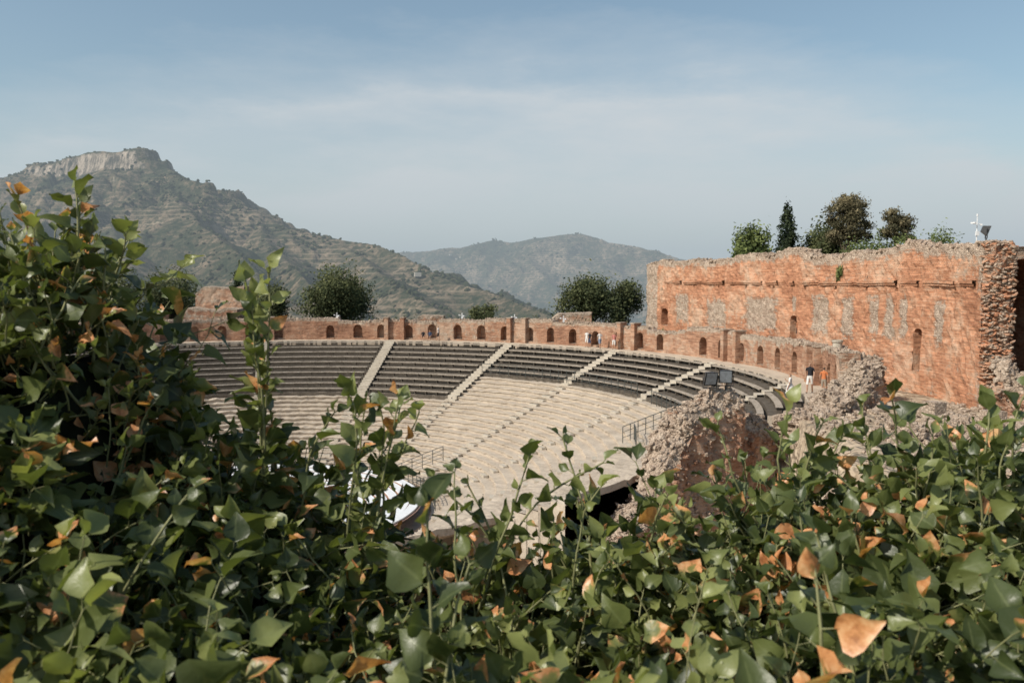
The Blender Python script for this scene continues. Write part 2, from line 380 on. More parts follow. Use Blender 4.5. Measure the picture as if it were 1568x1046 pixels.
# ---------------------------------------------------------------- walls
def build_wall(name,path,s0,s1,ds,zb,ztf,dz,ops,thick,mat,palef,rough=.05,parent=None):
    S=Soup();br=[s0]
    for o in sorted(ops,key=lambda o:o['s']):
        a=o['s']-o['w'];b=o['s']+o['w']
        n_=max(1,int((a-br[-1])/ds));br+=list(np.linspace(br[-1],a,n_+1)[1:]);br+=list(np.linspace(a,b,9)[1:])
    n_=max(1,int((s1-br[-1])/ds));br+=list(np.linspace(br[-1],s1,n_+1)[1:])
    def dsp(s,z):return float(fbm(s*1.1,z*1.1,3.1,3))*rough*1.6+float(vn(s*4,z*4,1.))*rough*.6
    def pt(s,z,d):
        x,y=path(s,d);return(x,y,z)
    def fr(s,z):return pt(s,z,dsp(s,z))
    for a,b in zip(br[:-1],br[1:]):
        m=(a+b)/2;op=None
        for o in ops:
            if abs(m-o['s'])<o['w']:op=o
        ta,tb=ztf(a),ztf(b)
        def seg(za0,za1,zb0,zb1,n=None):
            n=n or max(1,int((max(za1-za0,zb1-zb0))/dz))
            for k in range(n):
                f0,f1=k/n,(k+1)/n
                q=[(a,za0+(za1-za0)*f0),(b,zb0+(zb1-zb0)*f0),(b,zb0+(zb1-zb0)*f1),(a,za0+(za1-za0)*f1)]
                S.quad([fr(*u) for u in q],q,[palef(u[0],u[1],ta) for u in q])
        if op is None:
            seg(zb,ta,zb,tb,max(1,int(round(((ztf(s0)+.0)-zb)/dz))))
        else:
            def az_(s):
                q=max(op['w']**2-(s-op['s'])**2,0);return op['zs']+math.sqrt(q)*op.get('rise',1.)
            if op['zb']>zb+.05:seg(zb,op['zb'],zb,op['zb'])
            seg(az_(a),ta,az_(b),tb)
            D=op['d']
            S.quad([pt(a,az_(a),0),pt(b,az_(b),0),pt(b,az_(b),D),pt(a,az_(a),D)])
            S.quad([pt(a,op['zb'],0),pt(b,op['zb'],0),pt(b,op['zb'],D),pt(a,op['zb'],D)],pale=[.8]*4)
            if not op.get('thru'):S.quad([pt(a,op['zb'],D),pt(b,op['zb'],D),pt(b,az_(b),D),pt(a,az_(a),D)])
            if abs(a-(op['s']-op['w']))<1e-6:S.quad([pt(a,op['zb'],-.02),pt(a,op['zs'],-.02),pt(a,op['zs'],D),pt(a,op['zb'],D)])
            if abs(b-(op['s']+op['w']))<1e-6:S.quad([pt(b,op['zb'],-.02),pt(b,op['zs'],-.02),pt(b,op['zs'],D),pt(b,op['zb'],D)])
        ks=[0,.33,.66,1.]
        def tz(s,k):return ztf(s)+(float(vn(s*2.3,k*5,7.))*.09 if 0<k<1 else 0)
        for k0,k1 in zip(ks[:-1],ks[1:]):
            f0=lambda s,k:(fr(s,ztf(s)) if k==0 else pt(s,tz(s,k),k*thick))
            S.quad([f0(a,k0),f0(b,k0),f0(b,k1),f0(a,k1)],pale=[1.]*4)
        if not(op is not None and op.get('thru')):
            S.quad([pt(a,zb,thick),pt(b,zb,thick),pt(b,ztf(b),thick),pt(a,ztf(a),thick)])
        else:
            S.quad([pt(a,az_(a),thick),pt(b,az_(b),thick),pt(b,ztf(b),thick),pt(a,ztf(a),thick)])
    for s_ in(s0,s1):
        n_=10;t=ztf(s_)
        for k in range(n_):
            for kk in range(3):
                z0,z1=zb+(t-zb)*k/n_,zb+(t-zb)*(k+1)/n_;d0,d1=thick*kk/3,thick*(kk+1)/3
                def e(z,d):
                    x,y=path(s_+(float(vn(z*2,d*2,4.))*rough*3 if 0<d<thick else 0),d if d>0 else dsp(s_,z));return(x,y,z)
                S.quad([e(z0,d0),e(z0,d1),e(z1,d1),e(z1,d0)],[(d0,z0),(d1,z0),(d1,z1),(d0,z1)],[.5]*4)
    return S
def stones_into(S,C,sz,pale=1.):
    v,f=blobs(C,np.asarray(sz)*.85,.16,(IVS,IF2))
    b=len(S.v);S.v+=[tuple(p) for p in v];S.u+=[(p[0]+p[1],p[2],0) for p in v];S.p+=[pale]*len(v) if not hasattr(pale,'__len__') else list(np.repeat(pale,len(IV2)))
    S.f+=[(b+t[0],b+t[1],b+t[2],b+t[2]) for t in f]
def finish(S,name,mat,parent=None):
    me=bpy.data.meshes.new(name)
    me.from_pydata(S.v,[],[tuple(f) if f[2]!=f[3] else tuple(f[:3]) for f in S.f])
    at=me.attributes.new('pale','FLOAT','POINT');at.data.foreach_set('value',np.asarray(S.p,np.float32))
    at=me.attributes.new('uvm','FLOAT_VECTOR','POINT');at.data.foreach_set('vector',np.asarray(S.u,np.float32).ravel())
    me.materials.append(mat);return link(bpy.data.objects.new(name,me),parent)
RAr=37.2
def apath(s,d):
    a=s/RAr;return(CX+(RAr+d)*math.cos(a),CY+(RAr+d)*math.sin(a))
def S_(az):return math.radians(az)*RAr
ops=[]
bounds=[-15,-4.5,17.5,39,60,82,104,126,148,168]
for b0,b1 in zip(bounds[:-1],bounds[1:]):
    n_=5 if b1-b0>15 else 3
    for k in range(n_):
        if rng.uniform()<.06:continue
        ops.append(dict(s=S_(b0+(b1-b0)*(k+.5+rng.uniform(-.05,.05))/n_),w=.44+rng.uniform(-.04,.06),zb=-6.25,zs=-5.2+rng.uniform(-.08,.08),d=.8,rise=.9))
def azt(s):
    return -4.2+float(fbm(s*.5,1.3,0,3))*.2+(float(vn(s*.13,5,5))>.35)*.18+(-.3 if float(vn(s*.2,9,2))<-.4 else 0)
def apale(s,z,t):
    return .85*max(0,1-(t-z)/.35)+ .36*max(0,float(fbm(s*.25,z*.5,2,2))+.25)+.12
S=build_wall('arcade',apath,S_(-15),S_(168),.4,-6.5,azt,.35,ops,1.1,brick_old,apale,.05)
Cn=[];Sz=[]
for k in range(1800):
    s=rng.uniform(S_(-15),S_(168));d=rng.uniform(0,1.1);x,y=apath(s,d);Cn.append((x,y,azt(s)+.02));q=rng.uniform(.05,.16);Sz.append((q,q,q*.7))
stones_into(S,Cn,Sz)
for b in bounds[1:-1]:
    z1=-4.0+rng.uniform(-.1,.15)
    for dd in(-.9,.9):
        bb=b+math.degrees(dd/RAr);x,y,_=P3(RAr+.05,bb,0)
        S.box((x,y,(z1-6.5)/2),(.9,.45,z1+6.5),math.radians(bb),.1)
        S.box((x,y,z1+.05),(1.0,.55,.1),math.radians(bb),1.)
finish(S,'brick_arcade_wall',brick_old)
# big wall
ctl=[(23.2,39.),(23.8,43.),(24.15,50),(22.3,62),(19.3,75),(14.6,92.),(11,102)]
pts=[]
for k in range(1,len(ctl)-2):
    p0,p1,p2,p3=[np.array(c) for c in ctl[k-1:k+3]]
    for t in np.linspace(0,1,40,endpoint=False):
        pts.append(.5*((2*p1)+(-p0+p2)*t+(2*p0-5*p1+4*p2-p3)*t*t+(-p0+3*p1-3*p2+p3)*t**3))
pts.append(np.array(ctl[-2]));pts=np.array(pts)
sl=np.concatenate([[0],np.cumsum(np.linalg.norm(np.diff(pts,axis=0),axis=1))])
tg=np.gradient(pts,axis=0);tg/=np.linalg.norm(tg,axis=1)[:,None]
nx,ny=tg[:,1],-tg[:,0]
def bpath(s,d):
    x=np.interp(s,sl,pts[:,0]);y=np.interp(s,sl,pts[:,1]);a=np.interp(s,sl,nx);b=np.interp(s,sl,ny)
    if s<0:y+=s
    return(float(x+a*d),float(y+b*d))
def s_of_px(px):
    r=784+F*pts[:,0]/pts[:,1];return float(np.interp(-px,-r,sl))
LW=sl[-1]
Dof=lambda s:bpath(s,0)[1]
bops=[]
for px,yt,yb,w in((1407,503,568,.42),(1216,483,520,.5),(1018,472,498,.75)):
    s=s_of_px(px);D=Dof(s);zb_=(430-yb)/F*D;zt_=(430-yt)/F*D
    bops.append(dict(s=s,w=w,zb=zb_,zs=zt_-w*.5,d=1.0,rise=.5))
for px in(1062,1100,1142,1185,1232,1280,1326,1372,1420,1462):
    s=s_of_px(px)
    if all(abs(s-o['s'])>.9 for o in bops):bops.append(dict(s=s,w=.13,zb=-.62,zs=-.46,d=.35,rise=.5))
bops.sort(key=lambda o:o['s'])
door_s=min(bops,key=lambda o:abs(o['s']-s_of_px(1216)))
def bt_(s):
    return 2.02+float(fbm(s*.22,2,0,5,.6))*.62+(float(vn(s*.6,3,3))>.3)*.14-(float(vn(s*.35,13,3))>.45)*.22+(-.3*max(0,(s-LW+2.5)/2.5))
panels=[(s_of_px(p),w,zt,zb_) for p,w,zt,zb_ in((1440,.6,-1.0,-3.8),(1384,.5,-.8,-3.7),(1362,.6,-.8,-3.9),(1338,.6,-.8,-3.8),(1298,.7,-.9,-4.2),(1256,1.2,-1.0,-4.0),(1215,.3,-1.2,-2.4),(1165,2.6,-1.2,-4.3),(1096,1.8,-1.5,-4.4),(1045,1.5,-1.0,-4.4))]
def bpale(s,z,t):
    v=.95*max(0,1-(t-z)/.8)+.10
    if s<1.0:v=max(v,.40-.3*s)
    if s>LW-2.6:v=max(v,.75)
    for ps,w,zt,zb_ in panels:
        q=min(1-abs(s-ps)/w,(zt-z)/(zt-zb_)*2,(z-zb_)/(zt-zb_)*2)
        if q>0:v=max(v,.30+.48*min(1,q*2.4))
    v+=.36*max(0,float(fbm(s*.16,z*.35,12,4))+.05)
    if z>-.1:v+=.08
    if z<-4.6:v+=.14
    return v
S=build_wall('bw',bpath,0,LW,.28,-6.9,bt_,.28,bops,1.35,brick,bpale,.11)
for k in range(int((LW-3)/.6)):
    a=.8+k*.6;b=a+.6
    for z0,z1,pr_ in((-.16,0.0,-.20),(-.30,-.16,-.12)):
        j=float(vn(a,1,1))*.04
        if float(vn(a*1.2,7,1))>.45:continue
        p=[bpath(a,pr_),bpath(b,pr_),bpath(b,.1),bpath(a,.1)]
        z0+=j;z1+=j
        S.quad([(*p[0],z0),(*p[1],z0),(*p[1],z1),(*p[0],z1)],pale=[.2]*4)
        S.quad([(*p[0],z1),(*p[1],z1),(*p[2],z1),(*p[3],z1)],pale=[.6]*4)
        S.quad([(*p[0],z0),(*p[1],z0),(*p[2],z0),(*p[3],z0)])
Cn=[];Sz=[];Pl=[]
for k in range(1700):
    s=rng.uniform(0,LW);d=rng.uniform(0,1.35);x,y=bpath(s,d);Cn.append((x,y,bt_(s)+.0));q=rng.uniform(.06,.18);Sz.append((q,q,q*.7));Pl.append(1.)
for k in range(1500):
    d=rng.uniform(0.05,1.5);z=rng.uniform(-6.5,1.9);x,y=bpath(0,d);w=.12+.6*max(0,(-3-z)/4)
    Cn.append((x+rng.normal()*.04,y-rng.uniform(-.15,w),z));q=rng.uniform(.05,.15);Sz.append((q*1.5,q,q*.5));Pl.append(rng.uniform(.2,.9))
stones_into(S,Cn,Sz,Pl)
finish(S,'ruined_brick_wall',brick)
S=Soup()
def cpath(s,d):
    x,y=bpath(s,0);return(x+4.3+d,y)
S=build_wall('c',cpath,0.4,22,.6,-7,lambda s:1.9+float(fbm(s*.4,8,0,3))*.2,.5,[],1.0,brick_old,lambda s,z,t:.3,.06)
for k in range(12):
    a=.9+k*1.7;b=a+1.7
    for q in range(8):
        t0,t1=q/8*math.pi,(q+1)/8*math.pi
        def vp(s,t):
            x,y=bpath(s,0);return(x+2.8-1.6*math.cos(t),y,-.2+1.4*math.sin(t))
        S.quad([vp(a,t0),vp(b,t0),vp(b,t1),vp(a,t1)])
    p,q_=bpath(a,1.2),bpath(b,1.2)
    S.quad([(p[0],p[1],1.7),(q_[0],q_[1],1.7),(q_[0]+3.3,q_[1],1.8),(p[0]+3.3,p[1],1.8)],pale=[1]*4)
    if k==0:
        for q in range(8):
            t0,t1=q/8*math.pi,(q+1)/8*math.pi;v0,v1=vp(a,t0),vp(a,t1)
            S.quad([v0,v1,(v1[0],v1[1],1.75),(v0[0],v0[1],1.75)],pale=[.5]*4)
xb,yb_=bpath(14,0);S.quad([(xb+1,yb_,-7),(xb+5,yb_,-7),(xb+5,yb_,1.7),(xb+1,yb_,1.7)])
finish(S,'vaulted_brick_corridor',brick_old)
def rubble(name,ctlp,zbot,nst,ssz=(.1,.3),mat=brick_old,side_pale=.25,rough=.28):
    c=np.array(ctlp,float);L=np.concatenate([[0],np.cumsum(np.linalg.norm(np.diff(c[:,:2],axis=0),axis=1))])
    n_=max(6,int(L[-1]/.2));s=np.linspace(0,L[-1],n_);x=np.interp(s,L,c[:,0]);y=np.interp(s,L,c[:,1]);zt=np.interp(s,L,c[:,2]);hw=np.interp(s,L,c[:,3])
    tx=np.gradient(x);ty=np.gradient(y);l=np.hypot(tx,ty);tx/=l;ty/=l;nx_,ny_=ty,-tx
    prof=[(-1.,0),(-1,.3),(-.98,.55),(-.95,.72),(-.9,.84),(-.82,.93),(-.6,.98),(-.3,1),(0,1),(.3,1),(.6,.98),(.82,.93),(.9,.84),(.95,.72),(.98,.55),(1,.3),(1,0)]
    pp=[];
    for (a,b),(c2,d) in zip(prof[:-1],prof[1:]):
        m=8 if abs(d-b)>.15 else 3
        for k in range(m):pp.append((a+(c2-a)*k/m,b+(d-b)*k/m))
    pp.append(prof[-1]);pp=np.array(pp)
    O=pp[None,:,0]*hw[:,None]
    zt2=zt+fbm(s*.9,4,ctlp[0][0],4)*.6
    H=zbot+(zt2[:,None]-zbot)*pp[None,:,1]
    X=x[:,None]+nx_[:,None]*O;Y=y[:,None]+ny_[:,None]*O
    X=X+fbm(X*1.4,Y*1.4,H*1.4,5,.65)*rough*1.8;Y=Y+fbm(X*1.4+9,Y*1.4,H*1.4,5,.65)*rough*1.8;H=H+fbm(X*2,Y*2,5,4)*rough
    m=len(pp);V=np.stack([X,Y,H],-1).reshape(-1,3);S=Soup()
    U=np.stack([np.repeat(s[:,None],m,1)+O,H],-1).reshape(-1,2)
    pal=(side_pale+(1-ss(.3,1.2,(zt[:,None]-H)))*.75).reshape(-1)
    for i_ in range(n_-1):
        for j_ in range(m-1):
            q=[i_*m+j_,(i_+1)*m+j_,(i_+1)*m+j_+1,i_*m+j_+1];S.quad([V[t] for t in q],[U[t] for t in q],[pal[t] for t in q])
    for e in(0,n_-1):
        for j_ in range(m//2):
            q=[e*m+j_,e*m+j_+1,e*m+m-2-j_,e*m+m-1-j_];S.quad([V[t] for t in q],[(V[t][0]*.7+V[t][1]*.7,V[t][2]) for t in q],[pal[t] for t in q])
    ii=rng.integers(0,n_,nst);jj=np.clip((m/2+rng.normal(size=nst)*m*.2).astype(int),1,m-2)
    hf=nst//2;jj[:hf]=rng.integers(int(m*.06),int(m*.94),hf)
    C=V[ii*m+jj]+rng.normal(size=(nst,3))*.04;q=rng.uniform(*ssz,(nst,1))*rng.uniform(.35,1,(nst,1))
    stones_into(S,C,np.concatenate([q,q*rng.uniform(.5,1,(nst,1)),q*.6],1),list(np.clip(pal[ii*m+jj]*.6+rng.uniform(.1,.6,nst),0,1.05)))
    return finish(S,name,mat)
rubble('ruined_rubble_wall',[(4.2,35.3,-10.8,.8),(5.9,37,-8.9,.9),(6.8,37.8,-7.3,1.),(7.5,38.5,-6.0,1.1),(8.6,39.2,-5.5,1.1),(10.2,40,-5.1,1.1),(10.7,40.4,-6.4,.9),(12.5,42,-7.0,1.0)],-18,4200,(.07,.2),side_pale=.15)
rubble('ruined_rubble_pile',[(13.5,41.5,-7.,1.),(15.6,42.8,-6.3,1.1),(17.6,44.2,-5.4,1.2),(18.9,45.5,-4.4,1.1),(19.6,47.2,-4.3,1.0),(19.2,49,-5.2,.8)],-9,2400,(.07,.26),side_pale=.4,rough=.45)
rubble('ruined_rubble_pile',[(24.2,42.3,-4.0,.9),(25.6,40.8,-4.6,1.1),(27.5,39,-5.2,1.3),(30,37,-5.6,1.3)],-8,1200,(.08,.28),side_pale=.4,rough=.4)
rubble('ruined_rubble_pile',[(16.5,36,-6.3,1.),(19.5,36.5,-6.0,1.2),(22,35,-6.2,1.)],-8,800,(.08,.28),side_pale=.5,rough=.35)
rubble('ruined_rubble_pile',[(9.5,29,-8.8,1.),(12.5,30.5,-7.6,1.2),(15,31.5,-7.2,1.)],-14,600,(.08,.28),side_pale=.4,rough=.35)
S=Soup();C=[];Z_=[]
for k in range(1100):
    x=rng.uniform(13,27);y=rng.uniform(24,46)
    if np.hypot(x-CX,y-CY)<36.8 and y>43.5:continue
    C.append((x,y,float(G(np.array([x]),np.array([y]))[0])+.05));q=rng.uniform(.08,.35)*rng.uniform(.3,1);Z_.append((q,q*.8,q*.6))
stones_into(S,C,Z_,1.)
for x,y,w,h,r in((19.8,39.5,.7,.95,.3),(21.2,37,2.2,.25,.1),(20.3,41.5,1.2,.4,.5),(17.6,38,1.0,.5,.8),(22.3,39,.8,.6,.2)):
    S.box((x,y,-6.6+h/2),(w,.8,h),r,.9)
finish(S,'fallen_stone_blocks',brick_old)
S=Soup();S.tube([(19.3,50.2,-6.4),(19.3,50.2,-6.2),(19.3,50.2,-6.1),(19.3,50.2,-3.7),(19.3,50.2,-3.6),(19.3,50.2,-3.5)],[.42,.42,.3,.27,.33,.33],14)
S.make('stone_column_stub',stairm)
def tower(name,x,y,w,h,zb=-6.6):
    def pth(s,d):return(x-w/2+s,y+d)
    S=build_wall('t',pth,0,w,.35,zb,lambda s:zb+h+float(fbm(s*.7,x,0,3))*.35-(.8*max(0,1-s/.9)),.35,[],w*.6,brick_old,lambda s,z,t:.25+.7*max(0,1-(t-z)/.4)+(.4 if abs(z-(zb+h*.72))<.15 else 0),.08)
    return finish(S,name,brick_old)
def wx_(px,D):return(px-784)/F*D
tower('ruined_brick_tower',wx_(337,101),101,5.8,5.8)
tower('ruined_brick_base',wx_(318,98),98,6.8,3.3)
tower('low_brick_ruin',wx_(880,92),96,4.4,3.0)
tower('low_brick_ruin',wx_(655,98),98,3.6,2.6)
tower('low_brick_ruin',wx_(232,100),100,2.6,2.9)
# ---------------------------------------------------------------- equipment
def flood(name,x,y,z,rot=0,w=.62):
    e=empty(name,(x,y,z));e.rotation_euler=(0,0,rot)
    s_=Soup();
    a=.5*w;fz=[(-a,-.12,0),(a,-.12,0),(a,-.12,w*1.05),(-a,-.12,w*1.05)];bz=[(-a*.6,.22,.12),(a*.6,.22,.12),(a*.6,.22,w*.85),(-a*.6,.22,w*.85)]
    tilt=lambda p:(p[0],p[1]*.94-p[2]*.34+.15,p[2]*.94+p[1]*.34+.18)
    f_=[tilt(p) for p in fz];b_=[tilt(p) for p in bz]
    for k in range(4):s_.quad([f_[k],f_[(k+1)%4],b_[(k+1)%4],b_[k]])
    s_.quad(b_)
    s_.tube([(-a-.04,.05,.5),(-a-.04,.05,.02),(a+.04,.05,.02),(a+.04,.05,.5)],.03,5)
    s_.tube([(0,.05,.02),(0,.05,-.5)],.04,6);s_.make('housing_bracket',blackm,e)
    s2=Soup();g=[tilt((p[0]*.86,p[1]-.006,.04+p[2]*.9)) for p in fz];s2.quad(g);s2.make('glass_front',glassm,e)
flood('floodlight',9.15,38.9,-4.95,.25);flood('floodlight',9.95,39.3,-4.9,-.2)
flood('floodlight',*bpath(.9,.5),2.15,1.2,.5)
def mast(x,y,z,h=1.4,w=1.):
    s_=Soup();s_.tube([(x,y,z-.6),(x,y,z+h)],[.045*w,.03*w],6);s_.tube([(x-.28*w,y,z+h*.7),(x+.22*w,y,z+h*.7)],.022*w,5);s_.tube([(x,y,z+h),(x,y,z+h+.12)],.06*w,8)
    s_.box((x-.28*w,y-.06,z+h*.7+.04),(.12*w,.3,.1*w),.3);s_.box((x+.22*w,y-.06,z+h*.7-.06),(.12*w,.3,.1*w),-.4);s_.box((x,y-.05,z+h*.3),(.2*w,.12,.28*w))
    s_.make('security_camera_mast',whitemet)
x,y=bpath(s_of_px(1473),.6);mast(x,y,2.1,1.3,.8)
x,y,_=P3(37.8,70.5,0);mast(x,y,-4.1,.5)
for az in(133,92,61,52):
    x,y,_=P3(37.7,az,0);mast(x,y,-4.2,.55)
# ---------------------------------------------------------------- trees
def leafcloud(C,Nrm,size,col):
    n=len(C);a=rng.normal(size=(n,3));Nn=Nrm+rng.normal(size=(n,3))*.6;Nn/=np.linalg.norm(Nn,axis=1)[:,None]
    t=np.cross(Nn,a);t/=np.linalg.norm(t,axis=1)[:,None];b=np.cross(Nn,t);s_=(size*rng.uniform(.6,1.3,n))[:,None]
    V=np.stack([C-t*s_,C-b*s_*.5,C+t*s_,C+b*s_*.5],1).reshape(-1,3)
    return V,np.arange(4*n).reshape(-1,4),np.repeat(col,4)
def leafm(name,d,l):
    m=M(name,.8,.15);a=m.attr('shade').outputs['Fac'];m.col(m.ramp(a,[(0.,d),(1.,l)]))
    tr=m.n('ShaderNodeBsdfTranslucent');m.l(m.b.inputs['Base Color'].links[0].from_socket,tr.inputs[0])
    mx=m.n('ShaderNodeMixShader');mx.inputs[0].default_value=.28;out=m.nt.nodes['Material Output']
    m.l(m.b.outputs[0],mx.inputs[1]);m.l(tr.outputs[0],mx.inputs[2]);m.l(mx.outputs[0],out.inputs[0]);return m.m
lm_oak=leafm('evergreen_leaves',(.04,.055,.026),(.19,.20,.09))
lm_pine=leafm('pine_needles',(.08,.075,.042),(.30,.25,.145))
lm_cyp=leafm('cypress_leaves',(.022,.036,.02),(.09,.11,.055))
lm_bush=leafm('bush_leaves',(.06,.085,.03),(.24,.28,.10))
bark=plain('bark',(.13,.095,.07),.95,.1)
def tree(name,x,y,zb,blob,nl,size,mat,trunk=.3,clumps=26,tight=.26):
    e=empty(name,(x,y,zb));s_=Soup();zc=np.mean([b[2] for b in blob])
    s_.tube([(0,0,-.5),(.08,0,zc*.4),(-.05,.05,zc*.8),(0,0,max(b[2] for b in blob))],[trunk,trunk*.8,trunk*.55,trunk*.15],7)
    tot=sum(b[3]*b[4]*b[5] for b in blob)
    C=[];N=[];K=[]
    for b in blob:
        s_.tube([(0,0,zc*.45),(b[0]*.5,b[1]*.5,(zc*.5+b[2])/2),(b[0],b[1],b[2])],[trunk*.45,trunk*.3,trunk*.1],5)
        c0=np.array(b[:3]);r=np.array(b[3:6]);nb=max(40,int(nl*(b[3]*b[4]*b[5])/tot));nc=clumps
        d=rng.normal(size=(nc,3));d/=np.linalg.norm(d,axis=1)[:,None];cc=d*(rng.uniform(.35,1,(nc,1))**.5)*r*.85
        idx=rng.integers(0,nc,nb);cs=rng.uniform(.6,1.3,nc)
        p=cc[idx]+rng.normal(size=(nb,3))*tight*r*cs[idx][:,None]*.9
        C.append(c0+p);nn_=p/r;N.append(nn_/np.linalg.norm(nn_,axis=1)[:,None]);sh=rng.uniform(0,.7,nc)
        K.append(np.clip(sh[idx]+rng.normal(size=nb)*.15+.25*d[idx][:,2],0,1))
    V,Fc,k=leafcloud(np.concatenate(C),np.concatenate(N),size,np.concatenate(K))
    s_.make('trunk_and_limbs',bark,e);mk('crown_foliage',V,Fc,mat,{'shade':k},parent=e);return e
def cl(w,h,z0,n,dz=0):
    out=[]
    for k in range(n):
        a=rng.uniform(0,2*np.pi);q=rng.uniform(.2,.62)*w
        out.append((math.cos(a)*q,math.sin(a)*q,z0+h*rng.uniform(.25,.75),w*rng.uniform(.36,.52),w*rng.uniform(.36,.52),h*rng.uniform(.22,.36)))
    return out
tree('evergreen_oak_tree',wx_(516,112),112,-8.5,cl(5.8,9.4,1.0,14),16000,.20,lm_oak,.4)
tree('evergreen_oak_tree',wx_(905,110),110,-8,cl(5.0,8,1,12),12000,.20,lm_oak,.35)
tree('evergreen_oak_tree',wx_(948,112),112,-8,cl(3.4,7,1,6),4500,.20,lm_oak,.3)
tree('evergreen_oak_tree',wx_(255,116),116,-9,cl(5.4,10.0,1,11),10000,.2,lm_oak,.35)
tree('evergreen_oak_tree',wx_(180,112),112,-8,cl(5.,8,1,9),7000,.2,lm_oak,.35)
tree('cypress_tree',wx_(364,118),118,-9,[(0,0,3+k*1.3,1.9-.24*k,1.9-.24*k,1.3) for k in range(6)],3500,.2,lm_cyp,.25)
tree('evergreen_oak_tree',wx_(420,116),116,-9,cl(3.6,7.6,1,7),5000,.2,lm_oak,.25)
tree('olive_bush',wx_(742,108),108,-7,cl(2.6,4.2,0,5),2200,.18,lm_oak,.2)
tree('olive_bush',wx_(395,112),112,-7,cl(2.8,5.2,0,5),2200,.18,lm_oak,.2)
tree('cypress_tree',wx_(1203,100),100,-5,[(rng.normal()*.12,0,3.3+k*1.25,1.45*(1-(k/9)**2)+.2,1.45*(1-(k/9)**2)+.2,1.2) for k in range(9)],11000,.19,lm_cyp,.3,16)
tree('broadleaf_tree',wx_(1153,98),98,-5,cl(3.3,8.4,3.0,14),14000,.22,lm_bush,.3)
tree('evergreen_oak_tree',wx_(1252,100),100,-5,cl(3.6,9.8,3,14),14000,.21,lm_oak,.3)
tree('umbrella_pine_tree',wx_(1297,96),96,-5,[(-.9,0,13.2,1.6,1.6,1.1),(.9,.3,13.0,1.5,1.5,1.1),(0,0,13.8,1.4,1.4,1.),(-1.2,0,11.8,1.4,1.4,1.),(1.3,0,11.6,1.5,1.5,1.),(.2,0,10.6,1.7,1.7,1.),(1.5,.4,10.0,1.4,1.4,.9),(-1.1,.3,10.0,1.4,1.4,.9),(0,0,12.3,1.6,1.6,1.)],14000,.14,lm_pine,.28,18,.24)
tree('umbrella_pine_tree',wx_(1369,90),90,-4,[(-.4,0,10.8,1.1,1.1,.8),(.6,.2,10.3,1.2,1.2,.7),(.1,0,9.6,1.45,1.45,.7),(-.6,.2,9.0,1.1,1.1,.6),(.7,.1,8.7,1.2,1.2,.6)],6500,.14,lm_pine,.2,16,.24)
tree('garden_shrub',wx_(1330,92),92,-4,cl(4.0,8.0,2.0,10),6000,.18,lm_bush,.2)
tree('garden_shrub',wx_(1436,80),80,-3,cl(3.3,6.6,1.8,8),3500,.14,lm_bush,.2)
tree('garden_shrub',wx_(1400,84),84,-3,cl(3.3,6.0,1.8,7),2500,.14,lm_bush,.2)
x,y=bpath(s_of_px(1285),-.05)
tree('caper_plant',x,y,.6,[(0,0,.1,.25,.6,.4),(0,.1,-.35,.2,.45,.4)],800,.10,lm_bush,.02,8)
C=[];K=[];N=[]
for k in range(130):
    az=rng.uniform(42,150);r=rng.uniform(41,52);x,y,_=P3(r,az,0);w=rng.uniform(.6,1.6)
    p=rng.normal(size=(130,3))*np.array([w*.5,w*.5,w*.38]);C.append(p+np.array([x,y,-6.4+w*.7]));N.append(p/np.linalg.norm(p,axis=1)[:,None]);K.append(np.clip(rng.uniform(0,.8)+rng.normal(size=130)*.12,0,1))
V,Fc,k=leafcloud(np.concatenate(C),np.concatenate(N),.15,np.concatenate(K));mk('crest_bushes',V,Fc,lm_oak,{'shade':k})
